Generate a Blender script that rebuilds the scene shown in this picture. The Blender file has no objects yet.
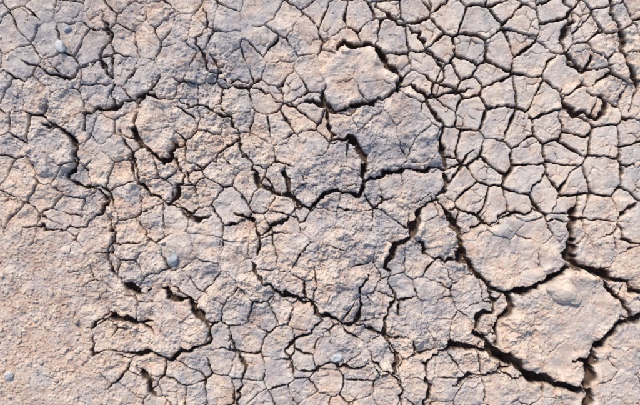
import bpy, math, numpy as np, random
from mathutils import Vector
S=0.0025   # metres per design unit
rng=np.random.default_rng(7); random.seed(7)
f32=np.float32
# ---------------- noise helpers
T=512
def perlin(x,y,seed=0):
    r=np.random.default_rng(1000+seed)
    a=(r.random((T,T))*2*np.pi).astype(f32); gx=np.cos(a); gy=np.sin(a)
    xi=np.floor(x).astype(np.int32); yi=np.floor(y).astype(np.int32)
    xf=(x-xi).astype(f32); yf=(y-yi).astype(f32)
    u=xf*xf*xf*(xf*(xf*6-15)+10); v=yf*yf*yf*(yf*(yf*6-15)+10)
    def g(i,j):
        ii=(xi+i)%T; jj=(yi+j)%T
        return gx[jj,ii]*(xf-i)+gy[jj,ii]*(yf-j)
    n0=g(0,0)*(1-u)+g(1,0)*u; n1=g(0,1)*(1-u)+g(1,1)*u
    return (n0*(1-v)+n1*v)*1.5
def fbm(x,y,scale,octv=4,seed=0,gain=0.5,ridge=False):
    out=np.zeros_like(x); a=1.0; tot=0; s=1.0/scale
    for o in range(octv):
        n=perlin(x*s+17.3*o,y*s-9.1*o,seed*13+o)
        if ridge: n=1-2*np.abs(n)
        out+=a*n; tot+=a; a*=gain; s*=2.03
    return out/tot
def smooth(a,b,x):
    t=np.clip((x-a)/(b-a),0,1); return t*t*(3-2*t)
def voronoi(x,y,cell,seed):
    r=np.random.default_rng(500+seed)
    jx=(r.random((T,T))*0.9+0.05).astype(f32); jy=(r.random((T,T))*0.9+0.05).astype(f32)
    X=x/cell; Y=y/cell
    xi=np.floor(X).astype(np.int32); yi=np.floor(Y).astype(np.int32)
    best=np.full(x.shape,1e9,f32); bx=np.zeros_like(x); by=np.zeros_like(x); idx=np.zeros(x.shape,np.int32)
    for j in (-1,0,1):
        for i in (-1,0,1):
            ii=(xi+i)%T; jj=(yi+j)%T
            px=xi+i+jx[jj,ii]; py=yi+j+jy[jj,ii]
            d=(px-X)**2+(py-Y)**2
            m=d<best
            best=np.where(m,d,best); bx=np.where(m,px,bx); by=np.where(m,py,by); idx=np.where(m,jj*T+ii,idx)
    e=np.full(x.shape,1e9,f32)
    for j in (-2,-1,0,1,2):
        for i in (-2,-1,0,1,2):
            if abs(i)==2 and abs(j)==2: continue
            ii=(xi+i)%T; jj=(yi+j)%T
            px=xi+i+jx[jj,ii]; py=yi+j+jy[jj,ii]
            dx=px-bx; dy=py-by; L=np.sqrt(dx*dx+dy*dy)
            ok=L>1e-4
            dd=((px+bx)*0.5-X)*dx+((py+by)*0.5-Y)*dy
            dd=np.where(ok,dd/np.maximum(L,1e-4),1e9)
            e=np.minimum(e,dd)
    return (e*cell).astype(f32), idx, ((X-bx)*cell).astype(f32), ((Y-by)*cell).astype(f32)
# ---------------- grid (design units, y down)
def axis(a,b,step,ratio,far):
    core=np.arange(a,b+step,step); out=[];d=step;p=0
    while p<far:
        d*=ratio; p+=d; out.append(p)
    out=np.array(out)
    return np.concatenate([a-out[::-1],core,core[-1]+out])
ax=axis(-30,670,0.55,1.06,20000); ay=axis(-25,430,0.55,1.06,20000)
NX,NY=len(ax),len(ay)
X0,Y0=np.meshgrid(ax,ay); X0=X0.astype(f32); Y0=Y0.astype(f32)
sx=np.gradient(ax); sy=np.gradient(ay)
SP=np.maximum(*np.meshgrid(sx,sy)).astype(f32)
fade=1-smooth(1.5,6,SP)
WX=X0+4.0*fbm(X0,Y0,20,3,1)+1.7*fbm(X0,Y0,5,2,2)
WY=Y0+4.0*fbm(X0,Y0,20,3,3)+1.7*fbm(X0,Y0,5,2,4)
ZX=X0+16*fbm(X0,Y0,34,4,51,0.6); ZY=Y0+16*fbm(X0,Y0,34,4,52,0.6)
def blob(cx,cy,rx,ry,p=1.0,rot=0,warp=False):
    c,s=math.cos(math.radians(rot)),math.sin(math.radians(rot))
    dx=(ZX if warp else X0)-cx; dy=(ZY if warp else Y0)-cy
    u=(dx*c+dy*s)/rx; v=(-dx*s+dy*c)/ry
    return np.exp(-(u*u+v*v)**p)
# ---------------- main cracks (traced), (halfwidth, pts)
C=[
(1.9,[(240,140),(242,156),(253,164),(260,184),(276,192),(290,194),(300,206),(310,209),(324,195),(338,189),(350,193),(358,197),(366,184),(384,173),(408,168),(440,168),(462,163),(475,150)]),
(2.9,[(366,184),(366,163),(357,148),(350,137),(332,139)]),
(2.1,[(332,139),(331,120),(323,104),(324,90)]),
(1.7,[(276,100),(290,105),(308,100),(323,104),(342,109),(360,104),(384,100),(396,90)]),
(2.9,[(396,92),(402,78),(390,68),(383,55),(372,45),(356,46),(343,40),(338,50)]),
(1.7,[(396,90),(412,84),(425,92),(436,97),(455,90),(475,88)]),
(1.7,[(286,165),(288,180),(290,194)]),
(1.9,[(425,92),(432,110),(444,124),(440,142),(447,165),(446,185),(438,200)]),
(3.0,[(438,200),(452,218),(460,238),(462,255),(474,272),(490,288)]),
(2.7,[(438,200),(422,210),(413,224),(412,236),(396,244),(388,262),(389,280)]),
(1.6,[(412,236),(424,244),(428,256)]),
(3.4,[(580,196),(572,216),(573,240),(567,254),(576,264),(600,272),(622,282),(645,290)]),
(2.8,[(576,264),(560,272),(545,282),(525,292),(505,294),(490,288)]),
(2.4,[(490,288),(496,300),(494,312),(478,318),(474,332)]),
(4.5,[(474,332),(488,344),(498,356),(520,366),(534,378),(560,386),(584,390)]),
(2.2,[(506,294),(512,310),(498,322),(496,345)]),
(4.0,[(584,390),(592,376),(590,362),(572,360)]),
(3.6,[(592,368),(594,350),(604,338),(620,322),(645,316)]),
(3.0,[(498,356),(480,350),(466,348),(452,346),(440,352)]),
(2.6,[(584,390),(590,400),(585,420)]),
(2.2,[(600,272),(610,290),(622,300),(632,318)]),
(2.0,[(250,262),(262,280),(276,290),(292,297),(310,303),(322,316),(336,320),(352,324),(362,312),(360,292),(368,276)]),
(1.2,[(312,268),(316,285),(312,303)]),
(1.5,[(322,316),(312,334),(298,338),(286,350),(288,368)]),
(1.5,[(352,324),(372,330),(386,340),(410,338)]),
(2.3,[(40,122),(56,126),(68,134),(75,148),(72,166),(66,180)]),
(1.5,[(66,180),(78,186),(96,188),(104,196),(102,212),(88,222)]),
(1.7,[(82,130),(84,112),(94,106),(112,108),(128,98),(148,94),(170,98)]),
(2.4,[(134,112),(134,130),(146,148),(160,160),(172,158),(172,140)]),
(1.7,[(120,130),(132,156),(136,178),(150,196),(168,204),(178,192),(182,172),(174,158)]),
(1.5,[(168,204),(182,210),(198,220),(210,216)]),
(2.8,[(120,284),(134,292),(150,290)]),
(2.6,[(108,312),(122,320),(138,324),(152,324)]),
(3.0,[(160,288),(174,298),(190,302),(200,314),(208,330)]),
(1.9,[(208,330),(206,345),(188,352),(170,360),(150,354),(128,354),(112,350)]),
(2.2,[(136,368),(148,380),(152,392),(166,398)]),
(1.6,[(236,212),(254,222),(260,240),(256,256)]),
(1.5,[(260,236),(276,226),(290,214),(300,206)]),
(1.9,[(556,-10),(572,6),(574,20),(562,36),(566,52),(578,66),(600,70),(612,64)]),
(2.5,[(562,88),(564,102),(576,114),(598,118),(608,106),(604,96),(588,92)]),
(2.2,[(606,-8),(618,20),(624,50),(632,70),(640,92),(632,110)]),
(1.3,[(436,97),(446,72),(430,50),(420,30),(400,22),(380,8),(378,-10)]),
(1.0,[(200,-5),(208,20),(196,44),(206,66),(228,80),(250,82),(276,100)]),
(1.4,[(100,10),(108,34),(98,58),(112,80),(112,108)]),
(1.2,[(20,60),(44,72),(68,76),(98,58)]),
(1.2,[(182,172),(204,166),(222,150),(240,140),(232,118),(206,108),(170,98)]),
(1.5,[(389,280),(396,300),(386,320),(386,340),(398,356),(392,378),(404,392),(400,420)]),
(1.5,[(440,352),(424,366),(430,386),(424,420)]),
(1.2,[(240,420),(236,392),(246,372),(236,352),(230,336)]),
(1.3,[(288,368),(310,374),(330,366),(352,372),(372,364),(392,378)]),
(1.1,[(104,212),(112,238),(106,262),(120,284)]),
(1.2,[(428,256),(446,262),(462,255)]),
(1.3,[(645,200),(628,206),(618,222),(622,240),(645,246)]),
(1.6,[(455,385),(470,376),(492,374),(510,366)]),
(1.0,[(88,222),(60,232),(40,226),(20,236)]),(1.1,[(108,312),(88,330),(92,356),(112,350)]),
(1.2,[(460,238),(480,226),(500,222),(516,212),(540,212),(556,220),(573,222)]),
]
maj=np.full(X0.shape,50.,f32); majw=np.zeros(X0.shape,f32)
def cat(p):
    out=[]
    for k in range(len(p)-1):
        p1=p[k];p2=p[k+1]
        L=math.hypot(p2[0]-p1[0],p2[1]-p1[1]); m=max(2,int(L/5))
        for i in range(m):
            t=i/m
            j=1.6 if 0<i else 0.4
            out.append((p1[0]*(1-t)+p2[0]*t+random.gauss(0,j),p1[1]*(1-t)+p2[1]*t+random.gauss(0,j)))
    out.append(p[-1]); return out
for w,p in C:
    q=cat(p); n=len(q)-1
    ph=random.random()*6
    for k in range(n):
        def W(t):
            e=min(t,n-t)/n
            return w*(0.4+0.6*min(1,e*4))*(1+0.35*math.sin(ph+t*0.9)+0.25*math.sin(ph*2+t*2.3))
        a,b=q[k],q[k+1]; wa,wb=W(k),W(k+1)
        x0,x1=min(a[0],b[0])-22,max(a[0],b[0])+22; y0,y1=min(a[1],b[1])-22,max(a[1],b[1])+22
        i0,i1=np.searchsorted(ax,[x0,x1]); j0,j1=np.searchsorted(ay,[y0,y1])
        if i1<=i0 or j1<=j0: continue
        sl=(slice(j0,j1),slice(i0,i1))
        dx,dy=b[0]-a[0],b[1]-a[1]; L2=dx*dx+dy*dy+1e-6
        px=WX[sl]-a[0]; py=WY[sl]-a[1]
        t=np.clip((px*dx+py*dy)/L2,0,1)
        d=np.sqrt((px-t*dx)**2+(py-t*dy)**2)
        ww=wa+(wb-wa)*t
        e=d-ww
        m=e<maj[sl]
        maj[sl]=np.where(m,e,maj[sl]); majw[sl]=np.where(m,ww,majw[sl])
# ---------------- regional masks
UR=smooth(370,460,X0-0.35*(Y0-100))*smooth(270,200,Y0)
LL=smooth(150,40,X0+12*fbm(X0,Y0,40,2,90))*smooth(200,270,Y0)
RG=np.clip(0.9*blob(300,180,130,80)+0.8*blob(120,110,110,80)+0.8*blob(400,330,90,90)+0.9*blob(620,40,35,60)+0.7*blob(200,300,110,70)+0.4*blob(540,300,80,80),0,1)
SL=np.zeros_like(X0)
slabs=[
(104,150,20,24,0,4),(412,190,34,16,5,5),(586,94,22,16,0,4),(622,40,22,40,0,5),(340,290,24,24,0,5),
(470,320,22,20,0,3),(130,305,22,10,10,4),(205,245,36,22,10,4),(345,238,50,22,-10,6),(425,310,30,30,0,4),(250,30,40,18,0,3),
(170,45,35,22,0,3),(420,385,30,18,0,4),(500,392,34,14,0,4),(230,290,16,22,20,4)]
for (cx,cy,rx,ry,rot,h) in slabs:
    g=blob(cx,cy,rx,ry,2.6,rot,True)
    SL+= h*(0.8*g+0.5*g*(1-g)*(0.5+fbm(X0,Y0,25,1,60)))
polys=[(10,[(576,264),(600,272),(610,290),(622,300),(620,322),(604,338),(594,350),(590,362),(584,390),(560,386),(534,378),(520,366),(498,356),(496,345),(498,322),(512,310),(506,294),(525,292),(545,282),(560,272)]),
(7,[(490,288),(474,272),(462,255),(460,238),(480,226),(500,222),(516,212),(540,212),(556,220),(572,230),(567,254),(576,264),(560,272),(545,282),(525,292),(505,294)]),
(9,[(338,50),(343,40),(356,46),(372,45),(383,55),(390,68),(402,78),(396,90),(384,100),(360,104),(342,109),(323,104),(326,90),(318,70)]),
(6,[(360,106),(396,92),(425,92),(432,110),(444,124),(440,142),(447,165),(408,168),(384,173),(366,184),(366,163),(357,148),(350,137),(345,120)]),
(5,[(332,139),(350,137),(357,148),(366,163),(366,184),(358,197),(338,189),(324,195),(310,209),(300,206),(290,194),(288,180),(292,150),(310,138)]),
(6,[(438,200),(452,218),(460,238),(455,250),(440,262),(428,256),(424,244),(412,236),(413,224),(422,210)]),
(6,[(592,368),(594,350),(604,338),(620,322),(660,316),(660,440),(590,440),(584,390)]),
(3,[(600,272),(622,282),(660,290),(660,314),(632,318),(622,300),(610,290)]),
(6,[(134,112),(150,98),(170,100),(176,130),(172,158),(160,160),(146,148),(134,130)]),
(6,[(28,124),(40,122),(56,126),(68,134),(75,148),(72,166),(60,178),(36,176),(24,150)]),
(5,[(160,288),(174,298),(190,302),(200,314),(208,330),(206,345),(188,352),(170,360),(150,354),(152,324),(150,300)]),
(5,[(580,196),(608,196),(645,200),(645,290),(622,282),(600,272),(576,264),(567,254),(573,240),(572,216)])]
PS=np.zeros_like(X0)
for h,P in polys:
    xs=[p[0] for p in P]; ys=[p[1] for p in P]
    i0,i1=np.searchsorted(ax,[min(xs)-8,max(xs)+8]); j0,j1=np.searchsorted(ay,[min(ys)-8,max(ys)+8])
    sl=(slice(j0,j1),slice(i0,i1)); x=WX[sl]; y=WY[sl]
    ins=np.zeros(x.shape,bool); dm=np.full(x.shape,1e9,f32)
    for k in range(len(P)):
        a=P[k];b=P[(k+1)%len(P)]
        cond=((a[1]>y)!=(b[1]>y))&(x<(b[0]-a[0])*(y-a[1])/((b[1]-a[1])+1e-9)+a[0])
        ins^=cond
        dx,dy=b[0]-a[0],b[1]-a[1]
        t=np.clip(((x-a[0])*dx+(y-a[1])*dy)/(dx*dx+dy*dy),0,1)
        dm=np.minimum(dm,np.hypot(x-a[0]-t*dx,y-a[1]-t*dy))
    dm=np.where(ins,dm,0)
    PS[sl]+=h*(0.75*smooth(0,3.5,dm)+0.25*smooth(0,10,dm))-0.16*h*smooth(8,26,dm)
SL=SL+PS*(0.8+0.5*fbm(X0,Y0,30,2,62))
slabm=np.clip(SL/6,0,1)
# ---------------- voronoi crack layers
W2X=X0+7*fbm(X0,Y0,44,3,5)+2.2*fbm(X0,Y0,7,3,6,0.6); W2Y=Y0+7*fbm(X0,Y0,44,3,7)+2.2*fbm(X0,Y0,7,3,8,0.6)
eB,iB,lxB,lyB=voronoi(W2X,W2Y,27,1)
eC,iC,lxC,lyC=voronoi(W2X*1.0+200,W2Y,13.5,2)
eD,iD,lxD,lyD=voronoi(WX+90,WY+50,7.0,3)
nB=fbm(X0,Y0,26,3,10,0.6); nC=fbm(X0,Y0,26,3,11,0.6); nD=fbm(X0,Y0,22,3,12)
hwB=np.clip(0.62+1.35*nB+0.50*UR-0.95*LL-0.75*slabm,-0.4,2.2)
hwC=np.clip(-0.02+1.3*nC+0.12*UR-0.25*LL-0.55*slabm,-0.6,0.8)
hwD=np.clip(-0.14+1.0*nD-0.05*LL-0.25*slabm,-0.6,0.42)
rb=rng.random(T*T).astype(f32); rb2=rng.random(T*T).astype(f32); rb3=rng.random(T*T).astype(f32)
tl=0.10+0.18*RG
plate=(rb[iB]-0.5)*2.6+((rb2[iB]-0.5)*lxB+(rb3[iB]-0.5)*lyB)*tl
plateC=(rb2[iC]-0.5)*1.1+((rb[iC]-0.5)*lxC+(rb3[iC]-0.5)*lyC)*tl
plate=plate*np.clip(hwB+0.3,0,1); plateC=plateC*np.clip(hwC+0.3+0.3*RG,0,1)
def groove(e,hw,soft=0.5):
    s=e-hw
    on=smooth(-0.3,0.15,hw)
    return smooth(soft,-soft-0.3,s)*on, np.exp(-np.maximum(s,0)/1.1)*on
gA,rA=groove(maj,0*maj,0.6)
gA=gA*(5+4*majw)
gB,rB=groove(eB,hwB); gB=gB*(2.4+4.6*np.clip(hwB,0,2))
gC,rC=groove(eC,hwC,0.45); gC=gC*(1.0+2.8*np.clip(hwC,0,2))
gD,rD=groove(eD,hwD,0.45); gD=gD*(0.7+1.8*np.clip(hwD,0,2))
G=np.maximum.reduce([gA,gB,gC,gD])
R=np.maximum.reduce([rA*1.0*np.clip(majw/2,0.5,1.4),rB*0.45,rC*0.3,rD*0.15])
lip=np.exp(-((np.maximum(maj,0)-3.2)/3.6)**2)*np.clip(majw-0.8,0,2.5)*smooth(-0.2,0.3,fbm(X0,Y0,20,2,63))*1.2
lip=lip+np.exp(-((np.maximum(eB-hwB,0)-1.8)/1.6)**2)*np.clip(hwB,0,1.5)*0.6*smooth(-0.2,0.3,fbm(X0,Y0,16,2,64))
# ---------------- relief
rough=np.clip(0.36+1.3*fbm(X0,Y0,80,2,20)+0.80*RG-0.40*UR,0.08,1.6)
big=fbm(X0,Y0,110,3,21)*6
med=fbm(WX,WY,30,4,22,0.6)*4.6*rough
rid=fbm(WX,WY,15,4,23,0.6,True)
rid=(rid-0.2)*2.4*rough*smooth(-0.15,0.3,fbm(X0,Y0,50,2,24)+0.15*RG)
bil=np.abs(fbm(WX,WY,8,3,25,0.6))*1.3*rough
fine=fbm(X0,Y0,2.6,3,26,0.7)*(0.24+0.5*LL+0.32*rough)
tn=fbm(WX+30,WY,24,5,27,0.6)*3.4
fr=tn*1.7-np.floor(tn*1.7)
terr=(np.floor(tn*1.7)+smooth(0.42,0.58,fr))/1.7*1.7*rough
eG,iG,gx_,gy_=voronoi(WX,WY,3.6,9)
gr=np.sqrt(gx_**2+gy_**2); gs=rb[iG]
grain=np.where(gs>0.55,np.sqrt(np.maximum(0,1-(gr/(0.7+1.3*(gs-0.5)*2))**2)),0)*1.0
grm=np.clip(0.9*smooth(0.05,0.4,fbm(X0,Y0,45,3,30))+1.1*LL+0.2*RG+0.05,0,1.3)*(1-0.6*UR)
eF,iF,fx_,fy_=voronoi(W2X+31,W2Y+77,8.5,19)
facet=((rb[iF]-0.5)*2.0+((rb2[iF]-0.5)*fx_+(rb3[iF]-0.5)*fy_)*0.55)*smooth(0,1.0,eF)*smooth(0.0,0.3,fbm(X0,Y0,42,3,61)+0.25*RG-0.06)*(1-0.7*UR)
H=SL+big+med+rid-bil+terr+fine+grain*grm+facet+plate+plateC+lip-R*1.2-G
H=H*fade + big*(1-fade)
H=H.astype(f32)
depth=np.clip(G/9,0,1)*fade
# ---------------- mesh
co=np.empty((NX*NY,3),f32)
co[:,0]=((X0-320)*S).ravel(); co[:,1]=((202.5-Y0)*S).ravel(); co[:,2]=(H*S).ravel()
ii,jj=np.meshgrid(np.arange(NX-1),np.arange(NY-1)); v=(jj*NX+ii).ravel()
quads=np.stack([v,v+NX,v+NX+1,v+1],1).astype(np.int32)
me=bpy.data.meshes.new("cracked_mud_ground")
me.vertices.add(len(co)); me.vertices.foreach_set("co",co.ravel())
nf=len(quads); me.loops.add(nf*4); me.polygons.add(nf)
me.loops.foreach_set("vertex_index",quads.ravel())
me.polygons.foreach_set("loop_start",np.arange(0,nf*4,4,dtype=np.int32))
me.update(calc_edges=True)
me.polygons.foreach_set("use_smooth",np.ones(nf,bool))
def attr(name,arr):
    a=me.attributes.new(name,'FLOAT','POINT'); a.data.foreach_set("value",arr.astype(f32).ravel())
attr("crack_shade",depth)  # groove depth, drives the shade painted inside the cracks
tint=0.50+0.55*fbm(X0,Y0,110,3,40)+0.8*fbm(X0,Y0,26,4,41,0.6)+0.16*(rb3[iB]-0.5)
tint+=0.22*blob(50,330,110,110)+0.22*blob(540,330,120,90)+0.20*blob(590,100,60,60)+0.20*blob(170,180,80,60)
tint-=0.30*blob(150,50,150,50)+0.15*blob(330,200,60,50)+0.22*blob(200,260,60,40)+0.25*blob(60,150,40,40)+0.25*blob(345,290,40,40)+0.25*blob(420,150,40,40)+0.2*blob(430,320,40,40)
attr("tint",tint)
attr("red",np.clip(0.8*LL*smooth(-0.25,0.3,fbm(X0,Y0,30,3,70))+0.5*blob(110,20,40,30)+0.6*blob(395,110,14,30)+0.3*blob(30,280,60,70)+0.7*smooth(0.15,0.4,fbm(X0,Y0,24,3,71)),0,1))
attr("dust",np.clip(0.5+0.8*fbm(X0,Y0,14,4,42)+0.14*(H-big-SL)*0.5+0.20*UR,0,1))
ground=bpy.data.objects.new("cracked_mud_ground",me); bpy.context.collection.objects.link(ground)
# ---------------- materials
def ramp(nt,fac,stops):
    r=nt.nodes.new("ShaderNodeValToRGB"); cr=r.color_ramp
    while len(cr.elements)<len(stops): cr.elements.new(0.5)
    for e,(p,c) in zip(cr.elements,stops): e.position=p; e.color=(*c,1)
    nt.links.new(fac,r.inputs[0]); return r.outputs[0]
def mix(nt,fac,a,b,mode='MIX'):
    m=nt.nodes.new("ShaderNodeMix"); m.data_type='RGBA'; m.blend_type=mode
    for sock,val in ((m.inputs[0],fac),(m.inputs[6],a),(m.inputs[7],b)):
        if isinstance(val,(int,float)): sock.default_value=val
        elif isinstance(val,tuple): sock.default_value=(*val,1)
        else: nt.links.new(val,sock)
    return m.outputs[2]
def noise(nt,vec,scale,detail=5,rough=0.6):
    n=nt.nodes.new("ShaderNodeTexNoise"); n.inputs["Scale"].default_value=scale; n.inputs["Detail"].default_value=detail; n.inputs["Roughness"].default_value=rough
    nt.links.new(vec,n.inputs["Vector"]); return n.outputs["Fac"]
mat=bpy.data.materials.new("dry_mud"); mat.use_nodes=True; nt=mat.node_tree
bs=nt.nodes["Principled BSDF"]; bs.inputs["Roughness"].default_value=0.95; bs.inputs["Specular IOR Level"].default_value=0.15
tc=nt.nodes.new("ShaderNodeTexCoord").outputs["Object"]
def at(n):
    a=nt.nodes.new("ShaderNodeAttribute"); a.attribute_name=n; return a.outputs["Fac"]
base=ramp(nt,at("tint"),[(0.05,(0.40,0.375,0.385)),(0.40,(0.54,0.475,0.445)),(0.65,(0.63,0.52,0.445)),(0.95,(0.68,0.525,0.42))])
base=mix(nt,ramp(nt,at("red"),[(0,(0,0,0)),(1,(0.65,)*3)]),base,(0.54,0.37,0.28))
n1=noise(nt,tc,60); base=mix(nt,0.55,base,ramp(nt,n1,[(0.3,(0.28,0.28,0.29)),(0.5,(0.5,0.5,0.5)),(0.72,(0.68,0.66,0.62))]),'OVERLAY')
n2=noise(nt,tc,420,3); base=mix(nt,0.65,base,ramp(nt,n2,[(0.3,(0.26,0.25,0.26)),(0.5,(0.5,0.5,0.5)),(0.7,(0.74,0.73,0.7))]),'OVERLAY')
base=mix(nt,ramp(nt,at("dust"),[(0.45,(0,0,0)),(0.95,(0.5,)*3)]),base,(0.76,0.675,0.585))
base=mix(nt,ramp(nt,at("crack_shade"),[(0.08,(0,0,0)),(0.7,(0.9,)*3)]),base,(0.11,0.065,0.045))  # crack shade painted into the base colour, darker with groove depth
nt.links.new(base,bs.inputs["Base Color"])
b1=nt.nodes.new("ShaderNodeBump"); b1.inputs["Strength"].default_value=0.55; b1.inputs["Distance"].default_value=0.002
nt.links.new(noise(nt,tc,380,6,0.7),b1.inputs["Height"]); nt.links.new(b1.outputs[0],bs.inputs["Normal"])
me.materials.append(mat)
def stone_mat(name,c1,c2):
    m=bpy.data.materials.new(name); m.use_nodes=True; t=m.node_tree; b=t.nodes["Principled BSDF"]; b.inputs["Roughness"].default_value=0.85
    o=t.nodes.new("ShaderNodeTexCoord").outputs["Object"]
    t.links.new(ramp(t,noise(t,o,120),[(0.35,c1),(0.65,c2)]),b.inputs["Base Color"])
    bb=t.nodes.new("ShaderNodeBump"); bb.inputs["Strength"].default_value=0.5; bb.inputs["Distance"].default_value=0.001
    t.links.new(noise(t,o,500),bb.inputs["Height"]); t.links.new(bb.outputs[0],b.inputs["Normal"]); return m
white=stone_mat("pale_stone",(0.48,0.49,0.50),(0.66,0.66,0.65)); blue=stone_mat("grey_stone",(0.28,0.31,0.34),(0.42,0.44,0.46))
tan=stone_mat("tan_stone",(0.5,0.40,0.30),(0.62,0.52,0.42)); 
def hMax(px,py,r):
    i0,i1=np.searchsorted(ax,[px-r,px+r]); j0,j1=np.searchsorted(ay,[py-r,py+r])
    return float(np.percentile(H[j0:j1+1,i0:i1+1],60))
import bmesh
from mathutils import noise as mn
def rock(bm,px,py,rx,ry,rz,rot,sub=3,sink=0.3,ang=0.35,cuts=9):
    b=bmesh.new(); bmesh.ops.create_icosphere(b,subdivisions=sub,radius=1)
    off=Vector((random.random()*50,random.random()*50,random.random()*50))
    c,s=math.cos(rot),math.sin(rot)
    planes=[(Vector((random.gauss(0,1),random.gauss(0,1),random.gauss(0,1))).normalized(),random.uniform(0.55,0.85)) for _ in range(cuts)]
    z=hMax(px,py,max(rx,ry)*0.7)
    vm={}
    for vtx in b.verts:
        p=vtx.co.copy()
        for n_,d_ in planes:
            k=p.dot(n_)
            if k>d_: p-=n_*(k-d_)
        p*=1+ang*mn.noise(p*1.3+off)+0.1*mn.noise(p*4+off)+0.05*mn.noise(p*9+off)
        x,y=p.x*rx,p.y*ry
        vm[vtx.index]=bm.verts.new((( px-320+x*c-y*s)*S,(202.5-py+x*s+y*c)*S,(z+p.z*rz+rz*(1-2*sink))*S))
    for fc in b.faces:
        f=bm.faces.new([vm[q.index] for q in fc.verts]); f.smooth=sub>2
    b.free()
def obj(name,bm,m):
    d=bpy.data.meshes.new(name); bm.to_mesh(d); bm.free(); d.materials.append(m)
    o=bpy.data.objects.new(name,d); bpy.context.collection.objects.link(o); return o
for (px,py,rx,ry,m) in [(59,45,5,7,white),(66,28,4,4,blue),(337,358,5.5,4.5,white),(8,376,4.4,4.4,white),(75,321,3.6,3.8,tan),(172,260,7.5,5.5,blue),
    (95,297,3,3,tan),(455,372,3,3,tan)]:
    bm=bmesh.new(); rock(bm,px,py,rx,ry,min(rx,ry)*0.8,random.random()*0.8,4,0.3,0.25,6); obj("pebble",bm,m)
def fill(o,**kw):
    for k_,v_ in kw.items():
        a=o.data.attributes.new(k_,'FLOAT','POINT'); a.data.foreach_set("value",[v_]*len(o.data.vertices))
bm=bmesh.new(); rock(bm,561,291,18,13,8,-0.3,5,0.4,0.45,7); o=obj("mud_clod",bm,mat); fill(o,tint=0.75,dust=0.75)
bm=bmesh.new()
cl=[(300,170,30),(410,190,22),(60,300,60),(30,380,50),(150,310,40),(540,300,40),(460,250,30),(330,250,50),(220,120,60),(200,350,60),(120,60,50),(420,350,40),(600,60,30),(40,340,45),(40,340,45)]
for k in range(2800):
    if random.random()<0.7:
        c_=random.choice(cl); px=random.gauss(c_[0],c_[2]); py=random.gauss(c_[1],c_[2]*0.8)
    else: px=random.uniform(-60,700); py=random.uniform(-50,450)
    r=0.5+random.expovariate(1/0.55); r=min(r,3.8)
    rock(bm,px,py,r*random.uniform(.8,1.4),r*random.uniform(.7,1.1),r*0.6,random.random()*3,1 if r<1.5 else 2,0.35)
o=obj("soil_crumbs",bm,mat); fill(o,tint=0.65,dust=0.6)
# ---------------- light
sun_el,sun_az=46,338
w=bpy.data.worlds.new("World"); bpy.context.scene.world=w; w.use_nodes=True
sk=w.node_tree.nodes.new("ShaderNodeTexSky"); sk.sky_type='NISHITA'; sk.sun_disc=False
sk.sun_elevation=math.radians(sun_el); sk.sun_rotation=math.radians(sun_az)
bg=w.node_tree.nodes["Background"]; bg.inputs[1].default_value=0.15
w.node_tree.links.new(sk.outputs[0],bg.inputs[0])
sd=bpy.data.lights.new("sun",'SUN'); sd.energy=3.3; sd.angle=math.radians(10); sd.color=(1,0.91,0.80)
so=bpy.data.objects.new("sun",sd); bpy.context.collection.objects.link(so)
el,az=math.radians(sun_el),math.radians(sun_az)
d=Vector((math.sin(az)*math.cos(el),math.cos(az)*math.cos(el),math.sin(el)))
so.rotation_euler=d.to_track_quat('Z','Y').to_euler(); so.location=d*5
cam=bpy.data.cameras.new("camera"); co_=bpy.data.objects.new("camera",cam); bpy.context.collection.objects.link(co_)
hgt=1.75; cam.sensor_width=36; cam.lens=36*hgt/(640*S); cam.clip_end=200; cam.clip_start=0.05
co_.location=(0,0,hgt+0.01); co_.rotation_euler=(0,0,0)
sc=bpy.context.scene; sc.camera=co_
sc.view_settings.view_transform='Standard'; sc.view_settings.look='None'; sc.view_settings.exposure=0
